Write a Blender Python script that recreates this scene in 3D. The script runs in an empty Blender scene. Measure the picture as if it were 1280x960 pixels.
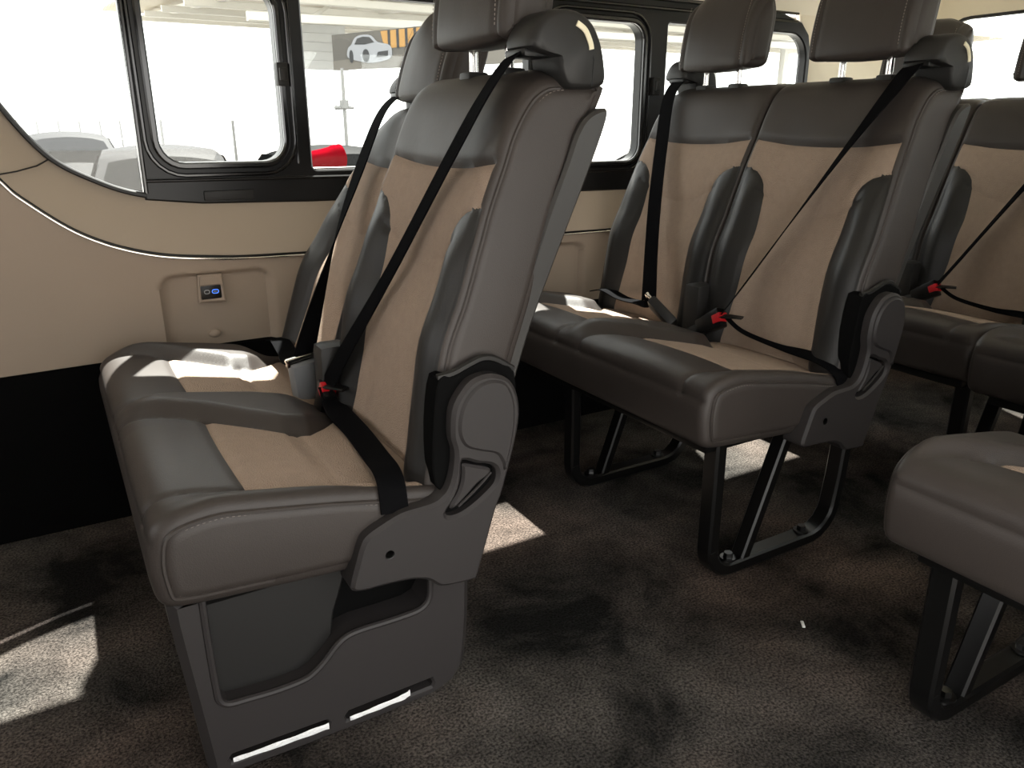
import bpy, bmesh, math, random
from mathutils import Vector, Matrix
random.seed(7)
SC = bpy.context.scene
COL = SC.collection
R = math.radians

# ------------------------------------------------------------------ camera, light, exposure
cam_d = bpy.data.cameras.new('camera'); cam = bpy.data.objects.new('camera', cam_d); COL.objects.link(cam)
cam_d.sensor_width = 36.0; cam_d.lens = 36.0*961/1280; cam_d.clip_start = .02; cam_d.clip_end = 300
cam.location = (0, 0, .95)
YAW, PITCH = R(30.63), R(18.52)
fwd = Vector((math.sin(YAW)*math.cos(PITCH), math.cos(YAW)*math.cos(PITCH), -math.sin(PITCH)))
cam.rotation_euler = fwd.to_track_quat('-Z', 'Y').to_euler()
SC.camera = cam
W = bpy.data.worlds.new('sky'); SC.world = W; W.use_nodes = True
bg = W.node_tree.nodes['Background']; bg.inputs[0].default_value = (1.0, .985, .96, 1); bg.inputs[1].default_value = 4.2
sun_d = bpy.data.lights.new('sun', 'SUN'); sun_d.energy = 42; sun_d.angle = R(.8); sun_d.color = (1, .96, .9)
sun = bpy.data.objects.new('sun', sun_d); COL.objects.link(sun)
SUN_DIR = Vector((-.22, -.54, -1.0))
sun.rotation_euler = SUN_DIR.to_track_quat('-Z', 'Y').to_euler(); sun.location = (1, 6, 9)
SC.view_settings.view_transform = 'Standard'; SC.view_settings.look = 'None'
SC.view_settings.exposure = 0.0; SC.view_settings.gamma = 1.0; SC.view_settings.use_curve_mapping = False

# ------------------------------------------------------------------ materials
def mat(name, col, rough=.5, metal=0, spec=.5, bump=None, vary=None, emit=None, coat=0):
    m = bpy.data.materials.new(name); m.use_nodes = True; nt = m.node_tree; b = nt.nodes['Principled BSDF']
    b.inputs['Base Color'].default_value = (*col, 1); b.inputs['Roughness'].default_value = rough
    b.inputs['Metallic'].default_value = metal; b.inputs['Specular IOR Level'].default_value = spec
    b.inputs['Coat Weight'].default_value = coat
    tc = nt.nodes.new('ShaderNodeTexCoord')
    if vary:                                   # (scale, amount): soft tonal variation of the material itself
        n = nt.nodes.new('ShaderNodeTexNoise'); n.inputs['Scale'].default_value = vary[0]; n.inputs['Detail'].default_value = 5
        nt.links.new(tc.outputs['Object'], n.inputs['Vector'])
        mx = nt.nodes.new('ShaderNodeMix'); mx.data_type = 'RGBA'
        a = vary[1]
        mx.inputs['A'].default_value = (*[c*(1-a) for c in col], 1); mx.inputs['B'].default_value = (*[min(1, c*(1+a)) for c in col], 1)
        nt.links.new(n.outputs['Fac'], mx.inputs['Factor']); nt.links.new(mx.outputs['Result'], b.inputs['Base Color'])
    prev = None
    for (kind, sc, st, dist) in (bump or []):
        if kind == 'v':
            t = nt.nodes.new('ShaderNodeTexVoronoi'); out = t.outputs['Distance']
        else:
            t = nt.nodes.new('ShaderNodeTexNoise'); t.inputs['Detail'].default_value = 6; out = t.outputs['Fac']
        t.inputs['Scale'].default_value = sc; nt.links.new(tc.outputs['Object'], t.inputs['Vector'])
        bp = nt.nodes.new('ShaderNodeBump'); bp.inputs['Strength'].default_value = st; bp.inputs['Distance'].default_value = dist
        nt.links.new(out, bp.inputs['Height'])
        if prev: nt.links.new(prev.outputs['Normal'], bp.inputs['Normal'])
        prev = bp
    if prev: nt.links.new(prev.outputs['Normal'], b.inputs['Normal'])
    if emit:
        b.inputs['Emission Color'].default_value = (*emit[0], 1); b.inputs['Emission Strength'].default_value = emit[1]
    return m

M = {}
M['leather'] = mat('leather', (.0345, .0285, .0255), .48, spec=.34, bump=[('n', 9, .06, .02), ('v', 520, .15, .001)], vary=(9, .08))
M['leather_dark'] = mat('leather_black', (.013, .0125, .012), .45, spec=.35, bump=[('n', 9, .06, .02), ('v', 520, .15, .001)])
M['fabric'] = mat('fabric', (.295, .224, .174), .95, spec=.15, bump=[('v', 420, .6, .002), ('n', 9, .08, .02)], vary=(60, .10))
M['thread'] = mat('thread', (.17, .145, .13), .8)
M['plastic'] = mat('seat_plastic', (.0235, .0207, .0205), .55, spec=.35, bump=[('n', 700, .12, .001)])
M['plastic_dark'] = mat('dark_plastic', (.014, .0135, .013), .5, spec=.35, bump=[('n', 700, .1, .001)])
M['shell'] = mat('shell_plastic', (.024, .0225, .021), .45, bump=[('n', 600, .12, .001)])
M['belt'] = mat('belt_webbing', (.004, .004, .0045), .9, spec=.02, bump=[('v', 900, .3, .001)])
M['black'] = mat('black_gloss', (.004, .004, .004), .35, spec=.3)
M['void'] = mat('matt_black', (.005, .005, .005), 1, spec=0)  # paints in the shade of gaps and recess floors
M['steel_black'] = mat('black_painted_steel', (.0035, .0035, .0035), .33, spec=.35)
M['chrome'] = mat('chrome', (.72, .70, .67), .14, metal=1)
M['buckle_grey'] = mat('buckle_grey', (.16, .165, .17), .5)
M['red'] = mat('red_plastic', (.45, .006, .012), .4)
M['red_tube'] = mat('red_tube_plastic', (.17, .0015, .006), 1, spec=0)
M['tag'] = mat('tag_cream', (.72, .66, .48), .5)
M['beige'] = mat('trim_beige', (.31, .248, .194), .75, spec=.25, bump=[('n', 350, .2, .001)], vary=(5, .05))
M['beige2'] = mat('trim_beige_light', (.36, .30, .235), .8, spec=.25, bump=[('n', 350, .2, .001)], vary=(5, .04))
M['pillar'] = mat('pillar_trim', (.84, .77, .63), .8, spec=.25, bump=[('n', 350, .2, .001)], vary=(5, .04))
M['headliner'] = mat('headliner', (.88, .82, .70), .95, spec=.1, bump=[('n', 300, .2, .001)])
M['frame'] = mat('window_frame_black', (.0055, .0055, .0055), .30, spec=.28)
M['frame_gloss'] = mat('window_frame_gloss', (.006, .006, .006), .16, spec=.75)
M['rubber'] = mat('rubber', (.008, .008, .008), .5)
M['bulkhead'] = mat('lower_carpet', (.003, .003, .003), .95, spec=.05, bump=[('n', 500, .4, .002)])
M['strip'] = mat('plastic_wrap', (.85, .86, .86), .35, bump=[('n', 90, .8, .01)])
M['screw'] = mat('bolt_steel', (.10, .10, .10), .3, metal=1)
M['led'] = mat('port_led', (.05, .12, .6), .4, emit=((.08, .26, 1), 1.1))
M['icon'] = mat('icon_grey', (.35, .35, .36), .5)
M['steel_white'] = mat('white_steel', (.55, .53, .48), .5)
M['roof_sheet'] = mat('roof_sheet', (.36, .32, .25), .6)
M['wall_sheet'] = mat('wall_sheet', (.42, .42, .41), .6)
M['concrete'] = mat('concrete', (.22, .213, .20), .9, vary=(.6, .15), bump=[('n', 20, .2, .01)])
M['post'] = mat('post_grey', (.24, .24, .235), .5, metal=.4)
M['car_white'] = mat('car_white', (.075, .075, .075), .35, coat=.1)
M['car_silver'] = mat('car_silver', (.017, .017, .018), .6, spec=.03)
M['car_dark'] = mat('car_dark', (.006, .0065, .007), .6, spec=.03)
M['car_glass'] = mat('car_glass', (.010, .011, .011), .3, spec=.06)
M['car_glass_dark'] = mat('car_glass_dark', (.004, .0043, .0045), .6, spec=0)
M['tyre'] = mat('tyre', (.01, .01, .01), .8)
M['poster_bg'] = mat('poster_background', (.085, .08, .072), .7, vary=(1.2, .4))
M['poster_road'] = mat('poster_road', (.13, .12, .105), .7)
M['poster_glow'] = mat('poster_glow', (.34, .19, .06), .7)
M['poster_car'] = mat('poster_car', (.24, .25, .27), .6)
M['poster_dark'] = mat('poster_dark', (.022, .024, .027), .6)

def glass_mat():
    m = bpy.data.materials.new('window_glass'); m.use_nodes = True; nt = m.node_tree
    for n in list(nt.nodes):
        if n.type != 'OUTPUT_MATERIAL': nt.nodes.remove(n)
    out = [n for n in nt.nodes if n.type == 'OUTPUT_MATERIAL'][0]
    t = nt.nodes.new('ShaderNodeBsdfTransparent'); t.inputs[0].default_value = (.93, .95, .94, 1)
    g = nt.nodes.new('ShaderNodeBsdfGlossy'); g.inputs['Roughness'].default_value = .02
    mx = nt.nodes.new('ShaderNodeMixShader'); mx.inputs[0].default_value = .05
    nt.links.new(t.outputs[0], mx.inputs[1]); nt.links.new(g.outputs[0], mx.inputs[2])
    nt.links.new(mx.outputs[0], out.inputs[0]); return m
M['glass'] = glass_mat()

def carpet_mat():
    m = mat('carpet', (.03, .028, .026), .97, spec=.08, bump=[('n', 260, 1.0, .006), ('v', 520, .6, .003)])
    nt = m.node_tree; b = nt.nodes['Principled BSDF']; tc = [n for n in nt.nodes if n.type == 'TEX_COORD'][0]
    n1 = nt.nodes.new('ShaderNodeTexNoise'); n1.inputs['Scale'].default_value = 3.2; n1.inputs['Detail'].default_value = 7; n1.inputs['Roughness'].default_value = .62
    n1.inputs['Distortion'].default_value = .35
    n2 = nt.nodes.new('ShaderNodeTexNoise'); n2.inputs['Scale'].default_value = 210; n2.inputs['Detail'].default_value = 3
    n3 = nt.nodes.new('ShaderNodeTexNoise'); n3.inputs['Scale'].default_value = 1.6; n3.inputs['Detail'].default_value = 3
    for n in (n1, n2, n3): nt.links.new(tc.outputs['Object'], n.inputs['Vector'])
    r = nt.nodes.new('ShaderNodeValToRGB'); e = r.color_ramp.elements
    e[0].position = .36; e[0].color = (.0115, .011, .0102, 1); e[1].position = .70; e[1].color = (.128, .116, .104, 1)
    nt.links.new(n1.outputs['Fac'], r.inputs[0])
    r2 = nt.nodes.new('ShaderNodeValToRGB'); e = r2.color_ramp.elements
    e[0].position = .36; e[0].color = (.35, .35, .35, 1); e[1].position = .62; e[1].color = (1.35, 1.35, 1.35, 1)
    nt.links.new(n2.outputs['Fac'], r2.inputs[0])
    r3 = nt.nodes.new('ShaderNodeValToRGB'); e = r3.color_ramp.elements
    e[0].position = .40; e[0].color = (1, 1, 1, 1); e[1].position = .62; e[1].color = (1.12, .93, .86, 1)
    nt.links.new(n3.outputs['Fac'], r3.inputs[0])
    x1 = nt.nodes.new('ShaderNodeMix'); x1.data_type = 'RGBA'; x1.blend_type = 'MULTIPLY'; x1.inputs['Factor'].default_value = 1
    x2 = nt.nodes.new('ShaderNodeMix'); x2.data_type = 'RGBA'; x2.blend_type = 'MULTIPLY'; x2.inputs['Factor'].default_value = 1
    nt.links.new(r.outputs[0], x1.inputs['A']); nt.links.new(r2.outputs[0], x1.inputs['B'])
    nt.links.new(x1.outputs['Result'], x2.inputs['A']); nt.links.new(r3.outputs[0], x2.inputs['B'])
    nt.links.new(x2.outputs['Result'], b.inputs['Base Color']); return m
M['carpet'] = carpet_mat()

# ------------------------------------------------------------------ generic helpers
def mk(name, vs, fs, m, parent=None, smooth=True, angle=40):
    me = bpy.data.meshes.new(name); me.from_pydata([tuple(v) for v in vs], [], fs)
    me.validate(); me.update()
    bm = bmesh.new(); bm.from_mesh(me); bmesh.ops.recalc_face_normals(bm, faces=bm.faces); bm.to_mesh(me); bm.free()
    if smooth:
        me.shade_smooth(); me.set_sharp_from_angle(angle=R(angle))
    me.materials.append(M[m]); o = bpy.data.objects.new(name, me); COL.objects.link(o)
    if parent: o.parent = parent
    return o
def mkbm(name, bm, m, parent=None, smooth=True, angle=40):
    bmesh.ops.recalc_face_normals(bm, faces=bm.faces)
    me = bpy.data.meshes.new(name); bm.to_mesh(me); bm.free()
    if smooth: me.shade_smooth(); me.set_sharp_from_angle(angle=R(angle))
    me.materials.append(M[m]); o = bpy.data.objects.new(name, me); COL.objects.link(o)
    if parent: o.parent = parent
    return o
def thing(name, label, cat, loc=(0, 0, 0), group=None, rz=0):
    o = bpy.data.objects.new(name, None); COL.objects.link(o); o.location = loc; o.rotation_euler.z = rz
    o.empty_display_size = .05; return tag(o, label, cat, group)
def tag(o, label, cat, group=None):
    o['label'] = label; o['category'] = cat
    if group: o['group'] = group
    return o
def struct(o): o['kind'] = 'structure'; return o
def stuff(o): o['kind'] = 'stuff'; return o
def lab(o, s): o['label'] = s; return o
def catmull(p, k=6, closed=False):
    p = [Vector(q) for q in p]; n = len(p); out = []
    for i in range(n if closed else n-1):
        a, b, c, d = (p[(i-1) % n], p[i], p[(i+1) % n], p[(i+2) % n]) if closed else (p[max(i-1, 0)], p[i], p[i+1], p[min(i+2, n-1)])
        for j in range(k):
            t = j/k
            out.append(.5*((2*b)+(c-a)*t+(2*a-5*b+4*c-d)*t*t+(3*b-a-3*c+d)*t**3))
    if not closed: out.append(p[-1])
    return out
def resample(pts, n, closed=True):
    L = [0]; q = pts+[pts[0]] if closed else pts
    for i in range(len(q)-1): L.append(L[-1]+(q[i+1]-q[i]).length)
    out = []; k = 0
    for i in range(n):
        s = L[-1]*i/(n if closed else n-1)
        while k < len(L)-2 and L[k+1] < s: k += 1
        d = L[k+1]-L[k]; out.append(q[k].lerp(q[k+1], (s-L[k])/d if d > 1e-9 else 0))
    return out
def ss(a, b, x):
    t = max(0, min(1, (x-a)/(b-a))); return t*t*(3-2*t)
def interp(tab, x):
    if x <= tab[0][0]: return tab[0][1]
    for (a, b), (c, d) in zip(tab, tab[1:]):
        if x <= c: return b+(d-b)*(x-a)/(c-a)
    return tab[-1][1]
def box(bm, lo, hi, bev=0):
    r = bmesh.ops.create_cube(bm, size=1); v = r['verts']
    for q in v: q.co = Vector([(lo[i]+hi[i])/2+q.co[i]*(hi[i]-lo[i]) for i in range(3)])
    if bev:
        es = list({e for q in v for e in q.link_edges})
        bmesh.ops.bevel(bm, geom=es, offset=bev, segments=2, affect='EDGES', profile=.6)
def boxo(name, lo, hi, m, parent=None, bev=.004):
    bm = bmesh.new(); box(bm, lo, hi, bev); return mkbm(name, bm, m, parent)
def tube_pts(pts, rad, seg=8, prof=None, closed=False, up=Vector((0, 1, 0))):
    """sweep a round (or given 2D) profile along a polyline -> verts, faces"""
    n = len(pts); vs, fs = [], []
    prof = prof or [(rad*math.cos(2*math.pi*k/seg), rad*math.sin(2*math.pi*k/seg)) for k in range(seg)]
    s = len(prof)
    for i in range(n):
        a = pts[(i-1) % n] if closed or i else pts[0]; b = pts[(i+1) % n] if closed or i < n-1 else pts[-1]
        t = (b-a).normalized(); u = up
        if abs(t.dot(u)) > .95: u = Vector((1, 0, 0)) if abs(t.x) < .9 else Vector((0, 0, 1))
        x = u.cross(t).normalized(); y = t.cross(x).normalized()
        vs += [pts[i]+x*p[0]+y*p[1] for p in prof]
    for i in range(n if closed else n-1):
        j = (i+1) % n
        for k in range(s): fs.append((i*s+k, i*s+(k+1) % s, j*s+(k+1) % s, j*s+k))
    if not closed: fs += [tuple(range(s-1, -1, -1)), tuple(range((n-1)*s, n*s))]
    return vs, fs
def tube(name, pts, rad, m, parent=None, seg=8, prof=None, closed=False, up=Vector((0, 1, 0))):
    vs, fs = tube_pts([Vector(p) for p in pts], rad, seg, prof, closed, up); return mk(name, vs, fs, m, parent)
def rectprof(w, h, c=.004):
    w /= 2; h /= 2
    return [(w, -h+c), (w, h-c), (w-c, h), (-w+c, h), (-w, h-c), (-w, -h+c), (-w+c, -h), (w-c, -h)]
def offset2(poly, d):
    """move a 2D loop inward by d (counter-clockwise loop)"""
    n = len(poly); out = []
    A = sum(poly[i][0]*poly[(i+1) % n][1]-poly[(i+1) % n][0]*poly[i][1] for i in range(n))
    sg = 1 if A > 0 else -1
    for i in range(n):
        p, q, r_ = poly[i-1], poly[i], poly[(i+1) % n]
        a = Vector((q[0]-p[0], q[1]-p[1])); b = Vector((r_[0]-q[0], r_[1]-q[1]))
        if a.length < 1e-9: a = b
        if b.length < 1e-9: b = a
        a.normalize(); b.normalize()
        nn = Vector((-(a.y+b.y), a.x+b.x))
        if nn.length < 1e-6: nn = Vector((-a.y, a.x))
        nn.normalize(); k = d*sg/max(.5, nn.dot(Vector((-a.y, a.x))))
        out.append((q[0]+nn.x*k, q[1]+nn.y*k))
    return out
def plate(name, outer, holes, y0, y1, m, parent=None, ch=.004, plane='xz', angle=35, hch=None):
    """solid plate: 2D loop (with holes) extruded from face y0 to back y1, face edges chamfered"""
    bm = bmesh.new(); sgn = 1 if y1 > y0 else -1
    hch = ch if hch is None else hch
    P = (lambda a, b, y: (a, y, b)) if plane == 'xz' else ((lambda a, b, y: (y, a, b)) if plane == 'yz' else (lambda a, b, y: (a, b, y)))
    def ring(l, y): return [bm.verts.new(P(p[0], p[1], y)) for p in l]
    def wall(a, b):
        n = len(a)
        for i in range(n): bm.faces.new((a[i], a[(i+1) % n], b[(i+1) % n], b[i]))
    fe, be = [], []
    for k, l in enumerate([outer]+list(holes)):
        c = ch if k == 0 else hch
        if c:
            f = ring(offset2(l, c if k == 0 else -c), y0); g = ring(l, y0+sgn*c); wall(f, g)
        else: f = g = ring(l, y0)
        b = ring(l, y1); wall(g, b)
        for l2, acc in ((f, fe), (b, be)):
            n = len(l2)
            for i in range(n):
                e = bm.edges.get((l2[i], l2[(i+1) % n])) or bm.edges.new((l2[i], l2[(i+1) % n])); acc.append(e)
    bmesh.ops.triangle_fill(bm, use_beauty=True, edges=fe); bmesh.ops.triangle_fill(bm, use_beauty=True, edges=be)
    return mkbm(name, bm, m, parent, angle=angle)
def rrect(x0, x1, z0, z1, r, k=6):
    out = []
    rs = r if isinstance(r, (list, tuple)) else (r,)*4
    for (cx, cz, a, q) in ((x1, z0, -90, rs[0]), (x1, z1, 0, rs[1]), (x0, z1, 90, rs[2]), (x0, z0, 180, rs[3])):
        ccx = cx-q if cx == x1 else cx+q; ccz = cz+q if cz == z0 else cz-q
        for i in range(k+1):
            t = R(a+90*i/k); out.append((ccx+q*math.cos(t), ccz+q*math.sin(t)))
    return out
def sm2(pts, k=4, closed=True):
    return [(v.x, v.y) for v in catmull([(p[0], p[1], 0) for p in pts], k, closed)]

# ------------------------------------------------------------------ upholstery: a loop in x-z swept along y, cut exactly along its seams
def upholster(loop, y0, y1, r, N, MY, zones, creases, disp, taper=None, puff=.008, cap_rings=5, cuts=()):
    pts = resample([Vector((p.x, p.y)) for p in catmull([(a, b, 0) for a, b in loop], 6, True)], N)
    A = sum(pts[i].x*pts[(i+1) % N].y-pts[(i+1) % N].x*pts[i].y for i in range(N))
    sg = 1 if A > 0 else -1
    nor = []
    for i in range(N):
        t = (pts[(i+1) % N]-pts[i-1]).normalized(); nor.append(Vector((t.y, -t.x))*sg)
    ys = []; H = (y1-y0)
    ne = 5
    edge = [r*(1-math.cos(math.pi/2*k/ne)) for k in range(ne+1)]
    mid = [y0+r+(H-2*r)*k/MY for k in range(1, MY)]
    ys = [y0+e for e in edge]+mid+[y1-e for e in reversed(edge)]
    m = len(ys)
    att = []                                        # bx, bz, nx, nz, y
    for y in ys:
        for i in range(N): att.append((pts[i].x, pts[i].y, nor[i].x, nor[i].y, y))
    tris = []
    for j in range(m-1):
        for i in range(N):
            a, b, c, d = j*N+i, j*N+(i+1) % N, (j+1)*N+(i+1) % N, (j+1)*N+i
            if (i+j) % 2: tris += [(a, b, c), (a, c, d)]
            else: tris += [(a, b, d), (b, c, d)]
    fns = [z[1] for z in zones]
    for f in list(fns)+list(cuts):
        val = [f(*q) for q in att]; 
        for i, v in enumerate(val):
            if abs(v) < 2e-4: val[i] = 0.0
        cache = {}; new = []
        def cut(a, b):
            k = (min(a, b), max(a, b))
            if k not in cache:
                t = val[a]/(val[a]-val[b]); att.append(tuple(att[a][q]+(att[b][q]-att[a][q])*t for q in range(5)))
                cache[k] = len(att)-1; val.append(0.0)
            return cache[k]
        for t in tris:
            s = [val[q] for q in t]
            if min(s) >= 0 or max(s) <= 0: new.append(t); continue
            for k in range(3):
                a, b, c = t[k], t[(k+1) % 3], t[(k+2) % 3]
                if val[a] == 0 and val[b]*val[c] < 0:
                    p = cut(b, c); new += [(a, b, p), (a, p, c)]; break
                if val[a]*val[b] < 0 and val[a]*val[c] < 0:
                    p, q = cut(a, b), cut(a, c); new += [(a, p, q), (p, b, c), (p, c, q)]; break
        tris = new
    cen = [tuple(sum(att[q][k] for q in t)/3 for k in range(5)) for t in tris]
    groups = {z[0]: [] for z in zones}; groups['body'] = []
    for t, c in zip(tris, cen):
        for nme, f in zones:
            if f(*c) < 0: groups[nme].append(t); break
        else: groups['body'].append(t)
    pos = []
    for q in att:
        bx, bz, nx, nz, y = q
        e = min(y-y0, y1-y); ins = 0
        if e < r: ins = r-math.sqrt(max(0, r*r-(r-e)**2))
        d = disp(*q)-ins
        edge_f = ss(0, .02, e)
        for f in fns: d -= .0045*math.exp(-(f(*q)/.007)**2)*edge_f
        for f in creases: d -= .0035*math.exp(-(f(*q)/.006)**2)*edge_f
        yy = taper(y, bz) if taper else y
        pos.append(Vector((bx+nx*d, yy, bz+nz*d)))
    # side caps: rounded over and flat in the middle
    capv, capf = [], []
    rings = {}
    for side, j in ((0, 0), (1, m-1)):
        ring = [pos[j*N+i] for i in range(N)]; rings[side] = ring; sy = -1 if side == 0 else 1
        bm = bmesh.new(); prev = [bm.verts.new(v) for v in ring]; y_ = sum(v.y for v in ring)/N
        base = [(v.x, v.z) for v in ring]; ybase = [v.y for v in ring]
        tot = 0
        for st, h in ((.003, .45), (.003, .72), (.004, .92), (.004, 1.0)):
            base = offset2(base, st)
            for _ in range(6): base = [tuple(.5*base[i][q]+.25*(base[i-1][q]+base[(i+1) % N][q]) for q in (0, 1)) for i in range(N)]
            cur = [bm.verts.new((base[i][0], ybase[i]+sy*puff*h, base[i][1])) for i in range(N)]
            for i in range(N): bm.faces.new((prev[i], prev[(i+1) % N], cur[(i+1) % N], cur[i]))
            prev = cur
        es = [bm.edges.get((prev[i], prev[(i+1) % N])) for i in range(N)]
        bmesh.ops.triangle_fill(bm, use_beauty=True, edges=es)
        bm.verts.index_update(); b0 = len(capv)
        capv += [v.co.copy() for v in bm.verts]; capf += [tuple(v.index+b0 for v in f.verts) for f in bm.faces]; bm.free()
    return pos, groups, (capv, capf), rings
def submesh(pos, tris, extra=None):
    idx = {}; vs, fs = [], []
    for t in tris:
        f = []
        for q in t:
            if q not in idx: idx[q] = len(vs); vs.append(pos[q])
            f.append(idx[q])
        fs.append(tuple(f))
    if extra:
        b = len(vs); vs += extra[0]; fs += [tuple(q+b for q in f) for f in extra[1]]
    return vs, fs
def stitches(name, line, normal, parent, step=.0075, ln=.0048, w=.0013):
    """a row of thread dashes lying along a line"""
    vs, fs = [], []
    tot = sum((b-a).length for a, b in zip(line, line[1:])); n = max(2, int(tot/step)); p = resample(line, n, False)
    for i in range(n-1):
        t = (p[i+1]-p[i]).normalized(); nn = normal(p[i]); s = nn.cross(t).normalized(); c = (p[i]+p[i+1])/2; b = len(vs)
        for (a, q, h) in ((-1, -1, 0), (1, -1, 0), (1, 1, 0), (-1, 1, 0), (-.7, -.6, 1), (.7, -.6, 1), (.7, .6, 1), (-.7, .6, 1)):
            vs.append(c+t*a*ln/2+s*q*w/2+nn*(h*.0012))
        fs += [(b+4, b+5, b+6, b+7)]+[(b+k, b+(k+1) % 4, b+4+(k+1) % 4, b+4+k) for k in range(4)]
    o = mk(name, vs, fs, 'thread', parent, smooth=False); return stuff(o)

# ------------------------------------------------------------------ seat parts (local: x towards the rear, y away from the aisle, z up from the floor)
SW = .45
CUSH = [(.50, .395), (.42, .408), (.35, .424), (.285, .437), (.225, .447), (.17, .456), (.12, .463), (.080, .464), (.055, .455), (.042, .436), (.036, .40), (.038, .365), (.046, .335), (.075, .322), (.16, .315), (.26, .308), (.36, .304), (.46, .304), (.51, .325), (.515, .37)]
YFAR = [(.05, .43), (.12, .405), (.19, .37), (.25, .325), (.30, .285), (.34, .285), (.38, .33), (.42, .385), (.6, .40)]
YNEAR = [(.05, .075), (.12, .065), (.19, .055), (.35, .022), (.6, .018)]
def cushion_parts(nseat, parent):
    zones = []; creases = []
    for s in range(nseat):
        o = s*SW
        def fz(bx, bz, nx, nz, y, o=o):
            return max(.186-bx-.012*math.sin((y-o)/SW*math.pi), o+interp(YNEAR, bx)-y, y-o-interp(YFAR, bx), (.55-nz)*.1)
        zones.append(('fabric%d' % s, fz))
        creases.append(lambda bx, bz, nx, nz, y, o=o: max(abs(bx-.315), o+.03-y, y-o-.29) if nz > .5 else 1)
        creases.append(lambda bx, bz, nx, nz, y, o=o: (y-o-interp(YFAR, bx)) if (bx < .19 and bz > .425 and y < nseat*SW-.06) else 1)
        creases.append(lambda bx, bz, nx, nz, y, o=o: (y-o-interp(YNEAR, bx)) if (bx < .19 and bz > .425) else 1)
    creases.append(lambda bx, bz, nx, nz, y: (bz-.427) if nx < -.5 else 1)
    def disp(bx, bz, nx, nz, y):
        if nz < .2 and nx > -.3: return 0
        d = 0; top = max(0, min(1, nz*1.3))
        for s in range(nseat):
            o = s*SW; a = y-o
            lo = interp(YFAR, bx)
            d += .024*ss(0, .045, a-lo)*(1-ss(0, .045, a-(SW+.022)))*ss(.03, .12, bx)*(1-ss(.33, .42, bx))*top
            d += .006*math.sin(max(0, min(1, (a-.05)/.32))*math.pi)*top*(1 if bx < .3 else .3)
        d += .012*(1-ss(.02, .06, y))*top*ss(.05, .15, bx)
        return d
    cuts = [lambda bx, bz, nx, nz, y: bz-.427]
    for s in range(nseat):
        cuts += [lambda bx, bz, nx, nz, y, o=s*SW: y-o-interp(YFAR, bx), lambda bx, bz, nx, nz, y, o=s*SW: y-o-interp(YNEAR, bx)]
    pos, g, cap, rings = upholster(CUSH, 0, nseat*SW, .020, 150, int(70*nseat), zones, creases, disp, puff=.006, cuts=cuts)
    body = mk('seat_cushion', *submesh(pos, g['body'], cap), 'leather', parent, angle=60)
    for s in range(nseat):
        lab(mk('fabric_panel', *submesh(pos, g['fabric%d' % s]), 'fabric', body, angle=60), 'taupe perforated fabric seat panel')
    for side in (0, 1):
        ring = [v.copy() for v in rings[side]]; n = len(ring)
        sel = [v for v in ring if not (v.z < .335 and v.x > .05) and not v.x > .46]
        k0 = max(range(n), key=lambda i: ring[i].x if ring[i].z > .38 else -1)
        seq = [ring[(k0+i) % n] for i in range(n)]
        if seq[3].z < seq[0].z and seq[3].x > .46: seq = [ring[(k0-i) % n] for i in range(n)]
        line = [v for v in seq if v.x < .47 and not (v.z < .332 and v.x > .045)]
        line = line[:max(2, len(line))]
        sy = -1 if side == 0 else 1
        tube('piping', [v+Vector((0, sy*.001, 0)) for v in line], .0032, 'leather', body, 6)
        c = sum(line, Vector())/len(line)
        in1 = [v+(Vector((.24, v.y, .37))-v).normalized()*.0075+Vector((0, sy*.0022, 0)) for v in line if v.z > .345]
        if side == 0: stitches('stitching', in1, lambda p, sy=sy: Vector((0, sy, 0)), body)
    return body

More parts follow.
